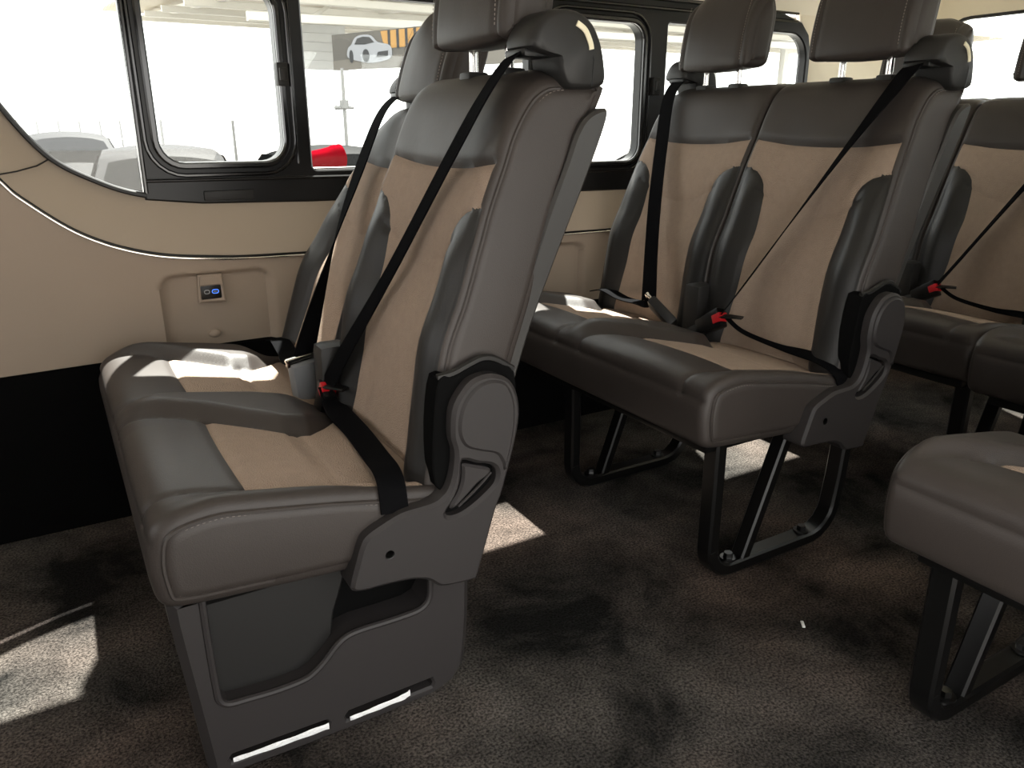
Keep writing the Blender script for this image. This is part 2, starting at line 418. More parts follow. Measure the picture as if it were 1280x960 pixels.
BACK = [(.440, .400), (.447, .47), (.459, .55), (.470, .615), (.483, .655), (.506, .705), (.538, .79), (.556, .838), (.585, .90), (.606, .95), (.625, .992), (.645, 1.017), (.675, 1.032), (.715, 1.035), (.758, 1.036), (.788, 1.026), (.795, 1.006), (.772, .965), (.722, .885), (.684, .805), (.645, .70), (.606, .595), (.568, .47), (.548, .40), (.49, .385)]
BX0 = .012; BW = .4355
def zb(y): return .890+.010*((y-SW/2)/.2)**2
WB = [(.40, .080), (.55, .096), (.68, .100), (.76, .093), (.795, .083), (.812, .070), (.825, .051), (.833, .026), (.8365, .004), (.837, 0)]
def back_parts(parent, inner_far):
    """inner_far: the neighbouring place is on the +y side; that edge stays straight, the outer edge leans in"""
    y0, y1 = (BX0, BX0+BW) if inner_far else (SW-BX0-BW, SW-BX0)
    zones = [
        ('head', lambda bx, bz, nx, nz, y: max(zb(y)-bz, bx-.715, (nx-.35)*.1)),
        ('bolsterN', lambda bx, bz, nx, nz, y: max(y-y0-interp(WB, bz), bz-.836, (nx+.35)*.1, .005+y0-y)),
        ('bolsterF', lambda bx, bz, nx, nz, y: max(y1-y-interp(WB, bz), bz-.836, (nx+.35)*.1, .005-y1+y)),
        ('fabric', lambda bx, bz, nx, nz, y: max(y0+.010-y, y-y1+.010, bz-zb(y), (nx+.35)*.1)),
    ]
    creases = [lambda bx, bz, nx, nz, y: max(abs(bz-(.79-.05*math.cos((y-SW/2)/.13*1.2))), abs(y-SW/2)-.15) if nx < -.3 else 1]
    def disp(bx, bz, nx, nz, y):
        a = min(y-y0, y1-y); d = 0
        f = max(0, min(1, -nx*1.4))
        low = 1-ss(.70, .88, bz)
        d -= f*.020*ss(.05, .14, a)*low                                   # hollow between the bolsters
        d += f*.012*math.exp(-((a-.045)/.03)**2)*(1-ss(.74, .84, bz))     # bolster crest
        d -= f*.008*ss(.03, .12, a)*(1-low)*math.exp(-((bz-.86)/.06)**2)
        top = ss(.93, 1.03, bz)
        inn = (y1-y < y-y0) == inner_far
        d -= (.005 if inn else .014)*top*(1-ss(0, .05 if inn else .075, a))**1.5*(1 if nz > -.2 else .4)
        return d
    c = y1 if inner_far else y0
    taper = lambda y, z: c+(y-c)*(1-.07*ss(.62, 1.05, z))
    pos, g, cap, rings = upholster(BACK, y0, y1, .016, 170, 62, zones, creases, disp, taper, puff=.007, cuts=[lambda bx, bz, nx, nz, y: bz-(.79-.05*math.cos((y-SW/2)/.13*1.2))])
    body = mk('backrest', *submesh(pos, g['body'], cap), 'leather', parent, angle=60)
    mk('head_panel', *submesh(pos, g['head']), 'leather', body, angle=60)
    for n_ in ('bolsterN', 'bolsterF'): mk('side_bolster', *submesh(pos, g[n_]), 'leather_dark', body, angle=60)
    lab(mk('fabric_panel', *submesh(pos, g['fabric']), 'fabric', body, angle=60), 'taupe perforated fabric back panel')
    for side in (0, 1):
        ring = rings[side]; n = len(ring)
        k0 = min(range(n), key=lambda i: (ring[i]-Vector((.44, 0, .42))).xz.length)
        seq = [ring[(k0+i) % n] for i in range(n)]
        if seq[8].z < seq[0].z+.01: seq = [ring[(k0-i) % n] for i in range(n)]
        line = []
        for v in seq:
            line.append(v)
            if v.x > .70 and v.z > .9: break
        sy = -1 if side == 0 else 1
        tube('piping', [v+Vector((0, sy*.0005, 0)) for v in line], .003, 'leather', body, 6)
        if side == 0:
            cl = [Vector((.30*0+v.x+.06, v.y, v.z-.02)) for v in line]
            in1 = [v+Vector((.0075, sy*.0030, -.0020)) for v in line]
            out1 = [v+Vector((-.0045, .0042, .0012)) for v in line]
            stitches('stitching', in1, lambda p: Vector((0, -1, 0)), body)
            stitches('stitching', out1, lambda p: Vector((-.7, -.7, .1)).normalized(), body)
    # hard back shell
    inner = [(.580, .566), (.626, .704), (.664, .810), (.702, .898), (.717, .936), (.735, .962), (.760, .975)]
    outer = [(.777, .974), (.771, .945), (.736, .862), (.695, .772), (.640, .647), (.604, .545), (.592, .545)]
    ts = [taper(y0, .8)+.004, taper(y1, .8)-.004]
    plate('back_shell', sm2(inner+outer, 3), [], ts[0]-.0105, ts[1]+.0105, 'shell', body, .005)
    return body

HR = [(.632, 1.088), (.636, 1.14), (.648, 1.20), (.664, 1.25), (.690, 1.275), (.720, 1.272), (.738, 1.25), (.738, 1.20), (.730, 1.14), (.722, 1.095), (.705, 1.080), (.67, 1.076), (.645, 1.077)]
def headrest_parts(parent, drop=0.0):
    y0, y1 = SW/2-.132, SW/2+.132
    zones = [('front', lambda bx, bz, nx, nz, y: max(y0+.026-y, y-y1+.026, (nx+.0)*.1 if nz < -.5 else nx*.1+.01))]
    def disp(bx, bz, nx, nz, y):
        e = min(y-y0, y1-y)
        d = .006*ss(0, .12, e)
        d -= .020*ss(1.20, 1.28, bz)*(1-ss(0, .08, e))
        return d
    pos, g, cap, rings = upholster(HR, y0, y1, .019, 72, 36, zones, [], disp, None, puff=.006, cap_rings=4)
    body = mk('headrest', *submesh(pos, g['body'], cap), 'leather', parent, angle=60)
    mk('front_cover', *submesh(pos, g['front']), 'leather', body, angle=60)
    for side in (0, 1):
        yy = y0+.026 if side == 0 else y1-.026
        line = [Vector((x+(-.003), yy+(-.005 if side == 0 else .005), z)) for x, z in ((.632, 1.095), (.635, 1.14), (.647, 1.20), (.662, 1.245))]
        line = catmull(line, 6)
        stitches('stitching', line, lambda p: Vector((-1, 0, 0)), body, .006, .004)
    for sy in (-1, 1):
        yc = SW/2+sy*.062
        tube('post', [(.684, yc, 1.09), (.684, yc, 1.02)], .0078, 'chrome', body, 12)
    body.location.z = -drop
    for sy in (-1, 1):
        yc = SW/2+sy*.062
        bm = bmesh.new(); box(bm, (.664, yc-.020, 1.022), (.704, yc+.020, 1.040), .006)
        b = mkbm('post_sleeve', bm, 'plastic_dark', body); b.location.z = drop
    return body

def belt_housing(parent, y, mirror=1):
    """rounded black shoulder cover that lets the belt out at its front; y = outer edge, mirror=+1: outer side at -y"""
    prof = [(.640, 1.062), (.648, 1.090), (.668, 1.108), (.70, 1.115), (.728, 1.111), (.750, 1.097), (.767, 1.068), (.775, 1.038), (.777, 1.014), (.765, 1.006), (.735, 1.004), (.706, 1.006), (.692, 1.030), (.688, 1.048), (.668, 1.052)]
    pts = resample([Vector((p[0], p[1])) for p in sm2(prof, 4)], 48); w = .088
    vs, fs = [], []; ys = [0, .003, .009, .022, .066, .078, .085, w]; sc = [.84, .925, .972, 1, 1, .97, .91, .80]
    c = Vector((.715, 1.055))
    for yy, s in zip(ys, sc):
        for p in pts:
            q = c+(p-c)*s; vs.append(Vector((q.x, y+mirror*yy, q.y)))
    n = len(pts)
    for j in range(len(ys)-1):
        for i in range(n): fs.append((j*n+i, j*n+(i+1) % n, (j+1)*n+(i+1) % n, (j+1)*n+i))
    fs += [tuple(range(n)), tuple(range((len(ys)-1)*n, len(ys)*n))]
    h = mk('belt_housing', vs, fs, 'plastic_dark', parent, angle=50)
    # cream tag on the outer shoulder, dark split line, mouth lip
    arc = catmull([V(.716, y-mirror*.0012, 1.0945), V(.731, y-mirror*.0012, 1.086), V(.741, y-mirror*.0012, 1.070), V(.744, y-mirror*.0010, 1.060)], 5)
    vs, fs = tube_pts(arc, .006, prof=rectprof(.0085, .003, .0008)); lab(mk('cloth_tag', vs, fs, 'tag', h), 'cream tag')
    tube('split_line', [(.747, y+mirror*.0035, 1.066), (.749, y-mirror*.0005, 1.045), (.747, y+mirror*.0005, 1.008)], .0010, 'black', h, 5)
    bm = bmesh.new(); box(bm, (.640, min(y+mirror*.022, y+mirror*.082), 1.048), (.690, max(y+mirror*.022, y+mirror*.082), 1.060), .004); mkbm('belt_mouth', bm, 'black', h)
    return h
def ribbon(name, ctrl, m, parent, th=.0014, k=8):
    """ctrl: (pos, width vector) list -> belt webbing"""
    P = catmull([c[0] for c in ctrl], k); Wd = catmull([c[1] for c in ctrl], k)
    vs, fs = [], []; n = len(P)
    for i in range(n):
        t = (P[min(i+1, n-1)]-P[max(i-1, 0)]).normalized(); w = Wd[i]; l0 = w.length; w = (w-t*w.dot(t)).normalized()*l0; nn = t.cross(w).normalized()*th
        vs += [P[i]-w/2-nn, P[i]+w/2-nn, P[i]+w/2+nn, P[i]-w/2+nn]
    for i in range(n-1):
        for q in range(4): fs.append((i*4+q, i*4+(q+1) % 4, i*4+4+(q+1) % 4, i*4+4+q))
    fs += [(0, 1, 2, 3), (n*4-4, n*4-3, n*4-2, n*4-1)]
    return mk(name, vs, fs, m, parent, angle=50)
def V(*a): return Vector(a)

def buckle_black(parent, base, tip):
    """black receiver with red press button"""
    base = Vector(base); tip = Vector(tip); t = (tip-base).normalized(); s = Vector((0, 1, 0)); s = (s-t*s.dot(t)).normalized(); n = t.cross(s)
    L = (tip-base).length; bm = bmesh.new(); box(bm, (-.026, -.013, 0), (.026, .013, L), .006)
    for v in bm.verts:
        k = .72+.28*min(1, v.co.z/(L*.6)); v.co.x *= k
        v.co = base+s*v.co.x+n*v.co.y+t*v.co.z
    b = mkbm('buckle', bm, 'black', parent)
    bm = bmesh.new(); box(bm, (-.012, -.0155, L*.70), (.012, .0135, L+.004), .003)
    for v in bm.verts: v.co = base+s*v.co.x+n*v.co.y+t*v.co.z
    lab(mkbm('release_button', bm, 'red', b), 'red press button')
    bm = bmesh.new(); box(bm, (-.012, -.004, -.05), (.012, .004, .01), .003)
    for v in bm.verts: v.co = base+s*v.co.x+n*v.co.y+t*v.co.z
    mkbm('buckle_stalk', bm, 'plastic_dark', b)
    return b
def buckle_grey(parent, base, tip, matn, wid):
    """grey receiver with a metal tongue clicked in at its top"""
    base = Vector(base); tip = Vector(tip); t = (tip-base).normalized(); s = Vector(wid); s = (s-t*s.dot(t)).normalized(); n = t.cross(s)
    L = (tip-base).length; bm = bmesh.new(); box(bm, (-.030, -.014, 0), (.030, .014, L), .009)
    for v in bm.verts:
        k = .70+.30*min(1, v.co.z/(L*.55)); v.co.x *= k
        v.co = base+s*v.co.x+n*v.co.y+t*v.co.z
    b = mkbm('buckle', bm, matn, parent)
    bm = bmesh.new(); box(bm, (-.036, -.004, L-.004), (.036, .004, L+.010), .002); box(bm, (-.038, -.006, L+.006), (.038, .006, L+.015), .004)
    for v in bm.verts: v.co = base+s*v.co.x+n*v.co.y+t*v.co.z
    lab(mkbm('belt_tongue', bm, 'chrome', b), 'shiny metal belt tongue')
    return b

PILL = [(.555, .588), (.535, .596), (.510, .590), (.488, .572), (.474, .548), (.470, .520), (.472, .500), (.480, .482), (.497, .466), (.530, .452), (.545, .440), (.552, .418), (.546, .392), (.530, .378), (.52, .34), (.55, .33), (.560, .38), (.572, .437), (.583, .485), (.590, .522), (.588, .555), (.575, .578)]
ARM = [(.470, .505), (.4755, .480), (.474, .455), (.468, .430), (.458, .412), (.440, .402), (.415, .400), (.383, .398), (.352, .387), (.330, .377), (.319, .364), (.307, .330), (.298, .300), (.303, .290), (.320, .286), (.350, .285), (.392, .281), (.420, .272), (.436, .258), (.448, .251), (.475, .247), (.502, .246), (.512, .256), (.545, .360), (.556, .385), (.572, .437), (.586, .490), (.590, .525), (.585, .555), (.572, .578), (.552, .590), (.530, .594), (.505, .588), (.486, .570), (.473, .545)]
def side_cover(parent):
    """plastic recliner cover on the aisle side with its lever"""
    hole = sm2([(.488, .462), (.512, .452), (.536, .444), (.547, .432), (.545, .412), (.530, .398), (.508, .384), (.486, .374), (.466, .372), (.456, .380), (.470, .398), (.481, .420), (.485, .440)], 3)
    o = plate('side_cover', sm2(ARM, 3), [hole], -.030, .022, 'plastic', parent, .0055)
    mk_pl = plate('cover_cap', sm2(offset2([(.560, .578), (.535, .585), (.512, .579), (.494, .563), (.484, .542), (.480, .520), (.483, .500), (.494, .484), (.520, .472), (.545, .462), (.556, .445), (.560, .43), (.568, .455), (.576, .490), (.579, .525), (.574, .556)], 0), 3), [], -.0345, -.026, 'plastic', o, .004)
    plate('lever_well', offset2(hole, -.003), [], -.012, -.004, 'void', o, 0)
    lev = sm2([(.489, .455), (.512, .447), (.534, .438), (.538, .431), (.530, .423), (.515, .416), (.498, .402), (.478, .386), (.467, .383), (.466, .390), (.478, .406), (.486, .425), (.488, .442)], 3)
    lv = plate('recline_lever', lev, [], -.027, -.010, 'plastic', o, .004)
    tube('lever_edge', catmull([(.537, -.0275, .431), (.524, -.0282, .420), (.505, -.0282, .405), (.478, -.0278, .386)], 5), .0022, 'plastic', lv, 6)
    # screw hole
    vs, fs = [], []; n = 16
    for k in range(n): a = 2*math.pi*k/n; vs.append(V(.3605+.0075*math.cos(a), -.0306, .337+.0075*math.sin(a)))
    for k in range(n): a = 2*math.pi*k/n; vs.append(V(.3605+.0060*math.cos(a), -.0300, .337+.0060*math.sin(a)))
    fs = [tuple(range(n, 2*n))]+[(k, (k+1) % n, n+(k+1) % n, n+k) for k in range(n)]
    mk('screw_hole', vs, fs, 'black', o)
    # matt black plate painting in the shaded gap between cover and upholstery
    plate('hinge_gap_shade', sm2([(.450, .52), (.462, .592), (.486, .594), (.510, .603), (.536, .610), (.560, .604), (.592, .582), (.592, .50), (.56, .42), (.50, .39), (.45, .42)], 3), [], -.008, .03, 'void', o, .002)
    tube('leather_hem', catmull([(.461, -.001, .594), (.486, -.004, .598), (.510, -.005, .607), (.536, -.005, .614), (.560, -.004, .608), (.592, -.002, .587)], 4), .0055, 'leather_dark', o, 6)
    return o
def leg_frame(parent, y, zt):
    pr = rectprof(.030, .042, .005)
    pth = [(.128, y, .335), (.130, y, .20), (.131, y, .08)]+[(.131+.06*(1-math.cos(R(a))), y, .020+.06*(1-math.sin(R(a)))) for a in (0, 20, 40, 60, 80, 90)]+[(.40, y, .020)]
    cx, cz = .45, .10
    pth += [(cx+.08*math.sin(R(a)), y, cz-.08*math.cos(R(a))) for a in (5, 25, 45, 65, 80)]+[(.538, y, .16), (.548, y, .335)]
    l = tube('leg', pth, 0, 'steel_black', parent, prof=pr)
    tube('leg_brace', [(.232, y, .022), (.345, y, .335)], 0, 'steel_black', l, prof=rectprof(.026, .036, .004))
    for x in (.195, .435):
        bm = bmesh.new()
        bmesh.ops.create_cone(bm, segments=16, radius1=.018, radius2=.018, depth=.004, cap_ends=True, matrix=Matrix.Translation((x, y-.002, .039)))
        bmesh.ops.create_cone(bm, segments=6, radius1=.011, radius2=.010, depth=.012, cap_ends=True, matrix=Matrix.Translation((x, y-.002, .046)))
        mkbm('bolt', bm, 'screw', l)
    return l
def base_cover(parent):
    """plastic foot cover with a map pocket and two slots"""
    outer = [(.052, .33), (.053, .29), (.060, .20), (.068, .10), (.073, .03), (.078, .008), (.10, .002), (.20, .000), (.35, .000), (.45, .005), (.485, .018), (.505, .045), (.513, .09), (.518, .16), (.520, .235), (.46, .245), (.452, .26), (.452, .33)]
    pocket = [(.097, .322), (.097, .25), (.0985, .17), (.101, .148), (.113, .136), (.14, .133), (.185, .130), (.225, .132), (.243, .139), (.262, .154), (.279, .172), (.296, .184), (.32, .188), (.37, .187), (.415, .188), (.434, .195), (.443, .210), (.445, .235), (.445, .322)]
    s1 = [(.106, .030), (.255, .026), (.258, .034), (.254, .040), (.108, .043), (.103, .037)]
    s2 = [(.288, .026), (.440, .028), (.443, .034), (.440, .044), (.292, .041), (.286, .034)]
    o = plate('base_cover', outer, [pocket, s1, s2], .016, .10, 'plastic', parent, .012, hch=.004)
    # rolled pocket lip
    lip = catmull([(x, .017, z) for x, z in pocket], 3)
    tube('pocket_lip', lip, .0055, 'plastic', o, 8)
    plate('pocket_panel', sm2([(.088, .10), (.20, .10), (.262, .115), (.280, .16), (.290, .215), (.306, .26), (.315, .33), (.20, .33), (.088, .33)], 3), [], .048, .056, 'plastic_dark', o, .003)
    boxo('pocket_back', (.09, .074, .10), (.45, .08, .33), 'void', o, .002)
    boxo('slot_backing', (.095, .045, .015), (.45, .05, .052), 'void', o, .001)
    return o

def recline(o, deg):
    pv = V(.50, 0, .40); o.matrix_basis = Matrix.Translation(pv) @ Matrix.Rotation(R(deg), 4, 'Y') @ Matrix.Translation(-pv) @ o.matrix_basis
def rc(p, deg):
    pv = V(.50, 0, .40); return pv+Matrix.Rotation(R(deg), 3, 'Y') @ (Vector(p)-pv)
def bench(name, label, x, y, z, group, nseat=2, drop=(0, 0), tilt=(0, 0), cover=False, style='flat', side=True):
    root = thing(name, label, 'seat', (x, y, z), group)
    copy_part('cush%d' % nseat, lambda: cushion_parts(nseat, None), root)
    for s in range(nseat):
        b = copy_part('back%d' % (s == 0), lambda: back_parts(None, s == 0), root); b.location.y = s*SW
        h = copy_part('head%.3f' % drop[s], lambda: headrest_parts(None, drop[s]), root); h.location.y += s*SW
        if tilt[s]: recline(b, tilt[s]); recline(h, tilt[s])
    if side: copy_part('side', lambda: side_cover(None), root)
    legs = ((nseat-.45)*SW-.10,) if cover else ((.05, .565) if nseat == 2 else (.02, .38))
    if cover: base_cover(root)
    for yy in legs:
        l = copy_part('leg', lambda: leg_frame(None, 0, 0), root); l.location = (0, yy, -z)
    boxo('seat_pan', (.09, .04, .295), (.50, nseat*SW-.04, .315), 'steel_black', root)
    if nseat == 2:
        belt_housing(root, .022, 1); hb = belt_housing(root, nseat*SW-.034, -1)
        t2 = tilt[1]
        if t2: recline(hb, t2)
        if style == 'flat':
            near = [(V(.672, .075, 1.054), V(0, .046, -.004)), (V(.640, .080, 1.050), V(0, .046, -.008)), (V(.604, .100, .998), V(.0, .045, -.014)), (V(.565, .152, .90), V(-.002, .036, -.010)),
                (V(.50, .262, .71), V(-.006, .027, -.010)), (V(.440, .365, .545), V(-.010, .030, -.012)), (V(.415, .415, .465), V(-.01, .038, -.01))]
            lap = [(V(.415, .418, .462), V(.02, .03, .01)), (V(.418, .37, .432), V(.036, .024, .010)), (V(.418, .26, .425), V(.042, .010, .006)), (V(.405, .13, .428), V(.044, .008, 0)), (V(.390, .045, .440), V(.044, .0, -.002)), (V(.382, .004, .430), V(.044, 0, -.004)), (V(.379, -.012, .395), V(.044, 0, -.002))]
            b1 = ((.410, .445, .405), (.416, .412, .466)); b2 = ((.402, .530, .395), (.398, .512, .495))
            t2e = V(.40, .513, .50)
        else:
            near = [(V(.672, .075, 1.054), V(0, .046, -.004)), (V(.640, .080, 1.050), V(0, .046, -.008)), (V(.604, .098, .998), V(.006, .044, -.012)), (V(.560, .150, .89), V(.022, .036, -.008)),
                (V(.50, .232, .72), V(.034, .030, -.006)), (V(.445, .305, .565), V(.035, .028, -.006)), (V(.415, .340, .490), V(.030, .026, -.004))]
            lap = [(V(.420, .330, .482), V(.006, .004, .008)), (V(.428, .28, .455), V(.006, .004, .008)), (V(.440, .18, .440), V(.008, .004, .010)), (V(.436, .10, .442), V(.026, .010, .010)), (V(.432, .045, .440), V(.040, .0, .006)), (V(.436, .005, .420), V(.040, 0, -.004)), (V(.440, -.008, .39), V(.040, 0, -.002))]
            b1 = ((.405, .405, .440), (.412, .335, .482)); b2 = ((.412, .505, .425), (.392, .580, .478))
            t2e = V(.390, .588, .482)
        boxo('centre_hinge_cover', (.408, SW-.030, .40), (.475, SW+.030, .545), 'plastic_dark', root, .018)
        ribbon('shoulder_belt', near, 'belt', root); ribbon('lap_belt', lap, 'belt', root)
        buckle_black(root, *b1)
        tip = Vector(b1[1]); tube('tongue_plate', [tip+V(-.004, .004, .002), tip+V(.010, -.022, .004), tip+V(.022, -.044, .004)], 0, 'black', root, prof=rectprof(.005, .024, .002))
        far = [(rc(p, t2), V(0, .046, 0)) for p in (V(.672, .808, 1.054), V(.640, .806, 1.050), V(.602, .800, .998))]
        p0 = far[-1][0]
        for k in (.25, .5, .75): far.append((p0.lerp(t2e, k)+V(-.012*math.sin(k*math.pi), 0, 0), V(-.004*k, .046, 0)))
        far.append((t2e, V(-.01, .044, 0)))
        if style == 'flat': far[-3] = (far[-3][0], V(.012, .042, 0)); far[-2] = (far[-2][0], V(.030, .032, 0)); far[-1] = (t2e, V(.043, .012, 0))
        ribbon('shoulder_belt', far, 'belt', root)
        ribbon('lap_belt', [(t2e+V(0, 0, -.004), V(0, .04, 0)), (V(.405, .64, .462), V(.03, .02, 0)), (V(.425, .74, .452), V(.044, 0, 0)), (V(.43, .83, .462), V(.044, 0, 0)), (V(.43, .885, .450), V(.044, 0, 0))], 'belt', root)
        buckle_grey(root, b2[0], b2[1], 'buckle_grey' if style == 'flat' else 'plastic_dark', (1, .28, 0) if style == 'flat' else (.35, 1, 0))
    return root
_proto = {}
def tree_copy(o, parent):
    c = o.copy(); COL.objects.link(c); c.parent = parent
    for ch in list(o.children): tree_copy(ch, c)
    return c
def copy_part(key, make, root):
    """first call builds the part, later calls copy it with its own children, back in its unplaced pose"""
    if key not in _proto:
        o = make(); _proto[key] = (o, o.matrix_basis.copy()); o.parent = root; return o
    src, mb = _proto[key]; c = tree_copy(src, root); c.matrix_basis = mb; return c

# ------------------------------------------------------------------ the van: floor, walls, ceiling, windows
WY = 2.05
def grid_obj(name, nu, nv, fn, m, parent=None, angle=50):
    vs = [fn(i/nu, j/nv) for j in range(nv+1) for i in range(nu+1)]
    fs = [(j*(nu+1)+i, j*(nu+1)+i+1, (j+1)*(nu+1)+i+1, (j+1)*(nu+1)+i) for j in range(nv) for i in range(nu)]
    return mk(name, vs, fs, m, parent, angle=angle)
struct(boxo('floor', (-1.3, -.12, -.04), (3.05, 2.12, 0), 'carpet', None, 0))
# curve of the lower window edge / chrome line: they sweep upwards at the front of the panel
TOPC = [(-.135, 1.40), (-.125, 1.24), (-.100, 1.09), (-.052, .985), (.018, .884), (.105, .828), (.193, .795), (.324, .775), (.60, .768), (1.2, .760), (3.0, .745)]
CHR = [(-.30, 1.40), (-.245, 1.10), (-.155, .945), (-.079, .840), (-.042, .796), (.055, .717), (.17, .667), (.309, .643), (.56, .632), (1.4, .629), (3.0, .626)]
tc_ = catmull([(a, 0, b) for a, b in TOPC], 10); cc_ = catmull([(a, 0, b) for a, b in CHR], 10)
tcr = tc_; ccr = cc_
def sill(u, v):
    k = u*(len(tc_)-1); i = min(int(k), len(tc_)-2); f = k-i
    a = tcr[i].lerp(tcr[i+1], f); b = ccr[i].lerp(ccr[i+1], f); p = b.lerp(a, v)
    y = 2.010+.045*v**1.6 + .006*math.sin(v*math.pi)
    return V(p.x, y, p.z)
struct(grid_obj('trim_1', 150, 10, sill, 'beige2'))
struct(tube('trim_2', [V(p.x, 2.009, p.z) for p in cc_ if p.z < .87], 0, 'chrome', None, prof=rectprof(.0050, .006, .0015)))
struct(tube('trim_3', [V(p.x, 2.012, p.z+.0055) for p in cc_ if p.z < .87], 0, 'black', None, prof=rectprof(.006, .008, .002)))
# panel joint across the sill
def lower(u, v):
    if u < .12:
        uu = u/.12; x = -1.3+(1.0)*uu
    else: x = -.30+3.36*(u-.12)/.88
    # top edge = chrome line
    zt = None
    for p, q in zip(cc_, cc_[1:]):
        if p.x <= x <= q.x: zt = p.z+(q.z-p.z)*(x-p.x)/max(1e-6, q.x-p.x)
    if zt is None: zt = 1.40
    zl = .413+.006*math.sin(x*3); z = zl+(zt-.004-zl)*v
    y = 2.016
    for (x0, x1, z0, z1) in ((.205, .470, .40, .606), (1.14, 1.462, .40, .600)):
        cx, cz = (x0+x1)/2, (z0+z1)/2; rr = .035
        dx = max(0, abs(x-cx)-(x1-x0)/2+rr); dz = max(0, abs(z-cz)-(z1-z0)/2+rr)
        s = math.hypot(dx, dz)-rr
        y += .020*(1-ss(-.010, .003, s))
    return V(x, y, z)
struct(grid_obj('wall_right', 430, 40, lower, 'beige'))
struct(boxo('baseboard_right', (-1.3, 2.02, 0), (3.02, 2.07, .416), 'bulkhead', None, 0))
struct(boxo('wall_right_outer', (-1.3, 2.088, -.25), (3.05, 2.10, .772), 'car_silver', None, 0))
# bump at the foot of the recess
bm = bmesh.new(); bmesh.ops.create_uvsphere(bm, u_segments=16, v_segments=10, radius=.014, matrix=Matrix.Translation((.318, 2.031, .448)) @ Matrix.Diagonal((1.1, .5, .8, 1)))
struct(mkbm('trim_4', bm, 'beige'))
# joint line across the sill panel
struct(tube('trim_5', [V(-.085, 2.008, .852), V(-.045, 2.020, .858), V(-.005, 2.035, .868), V(.022, 2.052, .882)], .0016, 'plastic_dark'))
# USB outlet
ub = thing('usb_outlet', 'small beige power outlet with black face and blue lit port on the side panel', 'outlet', (.318, 2.03, .565))
plate('bezel', [(-.030, -.034), (.036, -.036), (.032, .036), (-.026, .036)], [rrect(-.023, .026, -.026, .008, .003, 3)], -.014, .004, 'beige', ub, .004, hch=.003)
fc = boxo('face', (-.0235, -.008, -.027), (.0265, .002, .009), 'black', ub, .001)
def port(x, w, m, nme, l):
    vs, fs = tube_pts([V(a, -.0088, b) for a, b in rrect(x-w/2, x+w/2, -.0125, -.0035, .004, 4)], .0011, 5, closed=True)
    lab(mk(nme, vs, fs, m, fc), l)
port(.012, .015, 'led', 'usb_port', 'blue glowing port')
port(-.008, .012, 'icon', 'usb_port', 'dim grey port')
vs, fs = tube_pts([V(.008, -.0088, -.008), V(.016, -.0088, -.008)], .0013, 6); mk('port_tongue', vs, fs, 'icon', fc)

# side windows: one black frame plate with openings, glass panes, sliding frames
def window_unit():
    zt = 1.335
    S1 = rrect(.250, .542, .868, 1.262, .052); F2 = rrect(.612, 1.27, .843, 1.262, .012); S2 = rrect(1.345, 1.688, .845, 1.252, .050); F3 = rrect(1.792, 2.448, .845, 1.262, (.05, .085, .012, .012))
    outer = [(.203, .784), (.33, .770), (.6, .763), (1.2, .756), (2.44, .748), (2.465, .80), (2.474, 1.0), (2.470, 1.20), (2.452, 1.262), (2.41, 1.300), (2.32, 1.322), (2.20, zt), (.205, zt)]
    root = bpy.data.objects.new('window_1', None); COL.objects.link(root); struct(root)
    plate('window_frame', outer, [S1, F2, S2, F3], 2.048, 2.085, 'frame', root, .004, hch=.004)
    for S in (S1, S2):
        g = [V(a, 2.044, b) for a, b in offset2(S, -.008)]
        tube('sash', g, 0, 'frame_gloss', root, prof=rectprof(.016, .014, .004), closed=True)
        g = [V(a, 2.046, b) for a, b in offset2(S, -.030)]
        tube('sash', g, 0, 'frame_gloss', root, prof=rectprof(.010, .012, .003), closed=True)
    for x in (.548, 1.737):
        la = boxo('latch', (x-.014, 2.022, 1.045), (x+.014, 2.05, 1.098), 'plastic_dark', root, .004)
        boxo('latch_tab', (x-.010, 2.014, 1.056), (x+.008, 2.024, 1.086), 'plastic_dark', la, .004)
    for z, h in ((1.300, .010), (1.325, .008)): tube('guide_rail', [V(.62, 2.046, z), V(2.38, 2.046, z)], 0, 'frame_gloss', root, prof=rectprof(h, .012, .003))
    tube('post_edge', [V(.207, 2.046, .80), V(.212, 2.046, 1.33)], 0, 'frame_gloss', root, prof=rectprof(.010, .012, .003))
    tube('post_edge', [V(.575, 2.046, .86), V(.580, 2.046, 1.33)], 0, 'frame_gloss', root, prof=rectprof(.006, .008, .002))
    tube('sill_rail', [V(.21, 2.044, .828), V(2.44, 2.044, .812)], 0, 'frame', root, prof=rectprof(.008, .014, .003))
    boxo('drain_cover', (.335, 2.040, .777), (.455, 2.05, .800), 'plastic_dark', root, .003)
    for S in (S1, F2, S2, F3):
        plate('pane', offset2(S, -.005), [], 2.064, 2.068, 'glass', root, 0)
    # the bright window edge beads
    tube('glazing_bead', [V(.614, 2.060, .846), V(1.27, 2.060, .846)], .0025, 'chrome', root, 6)
    return root
window_unit()
# front fixed pane bounded by the swept trim, thin black seal
w2 = bpy.data.objects.new('window_2', None); COL.objects.link(w2); struct(w2)
cur = [(p.x, p.z) for p in tc_ if p.x < .205]
pane = [(a-.004, b-.004) for a, b in cur]+[(.212, 1.40)]
plate('pane', pane, [], 2.066, 2.070, 'glass', w2, 0)
tube('seal', [V(a+.002, 2.052, b+.003) for a, b in cur], 0, 'rubber', w2, prof=rectprof(.012, .030, .003))
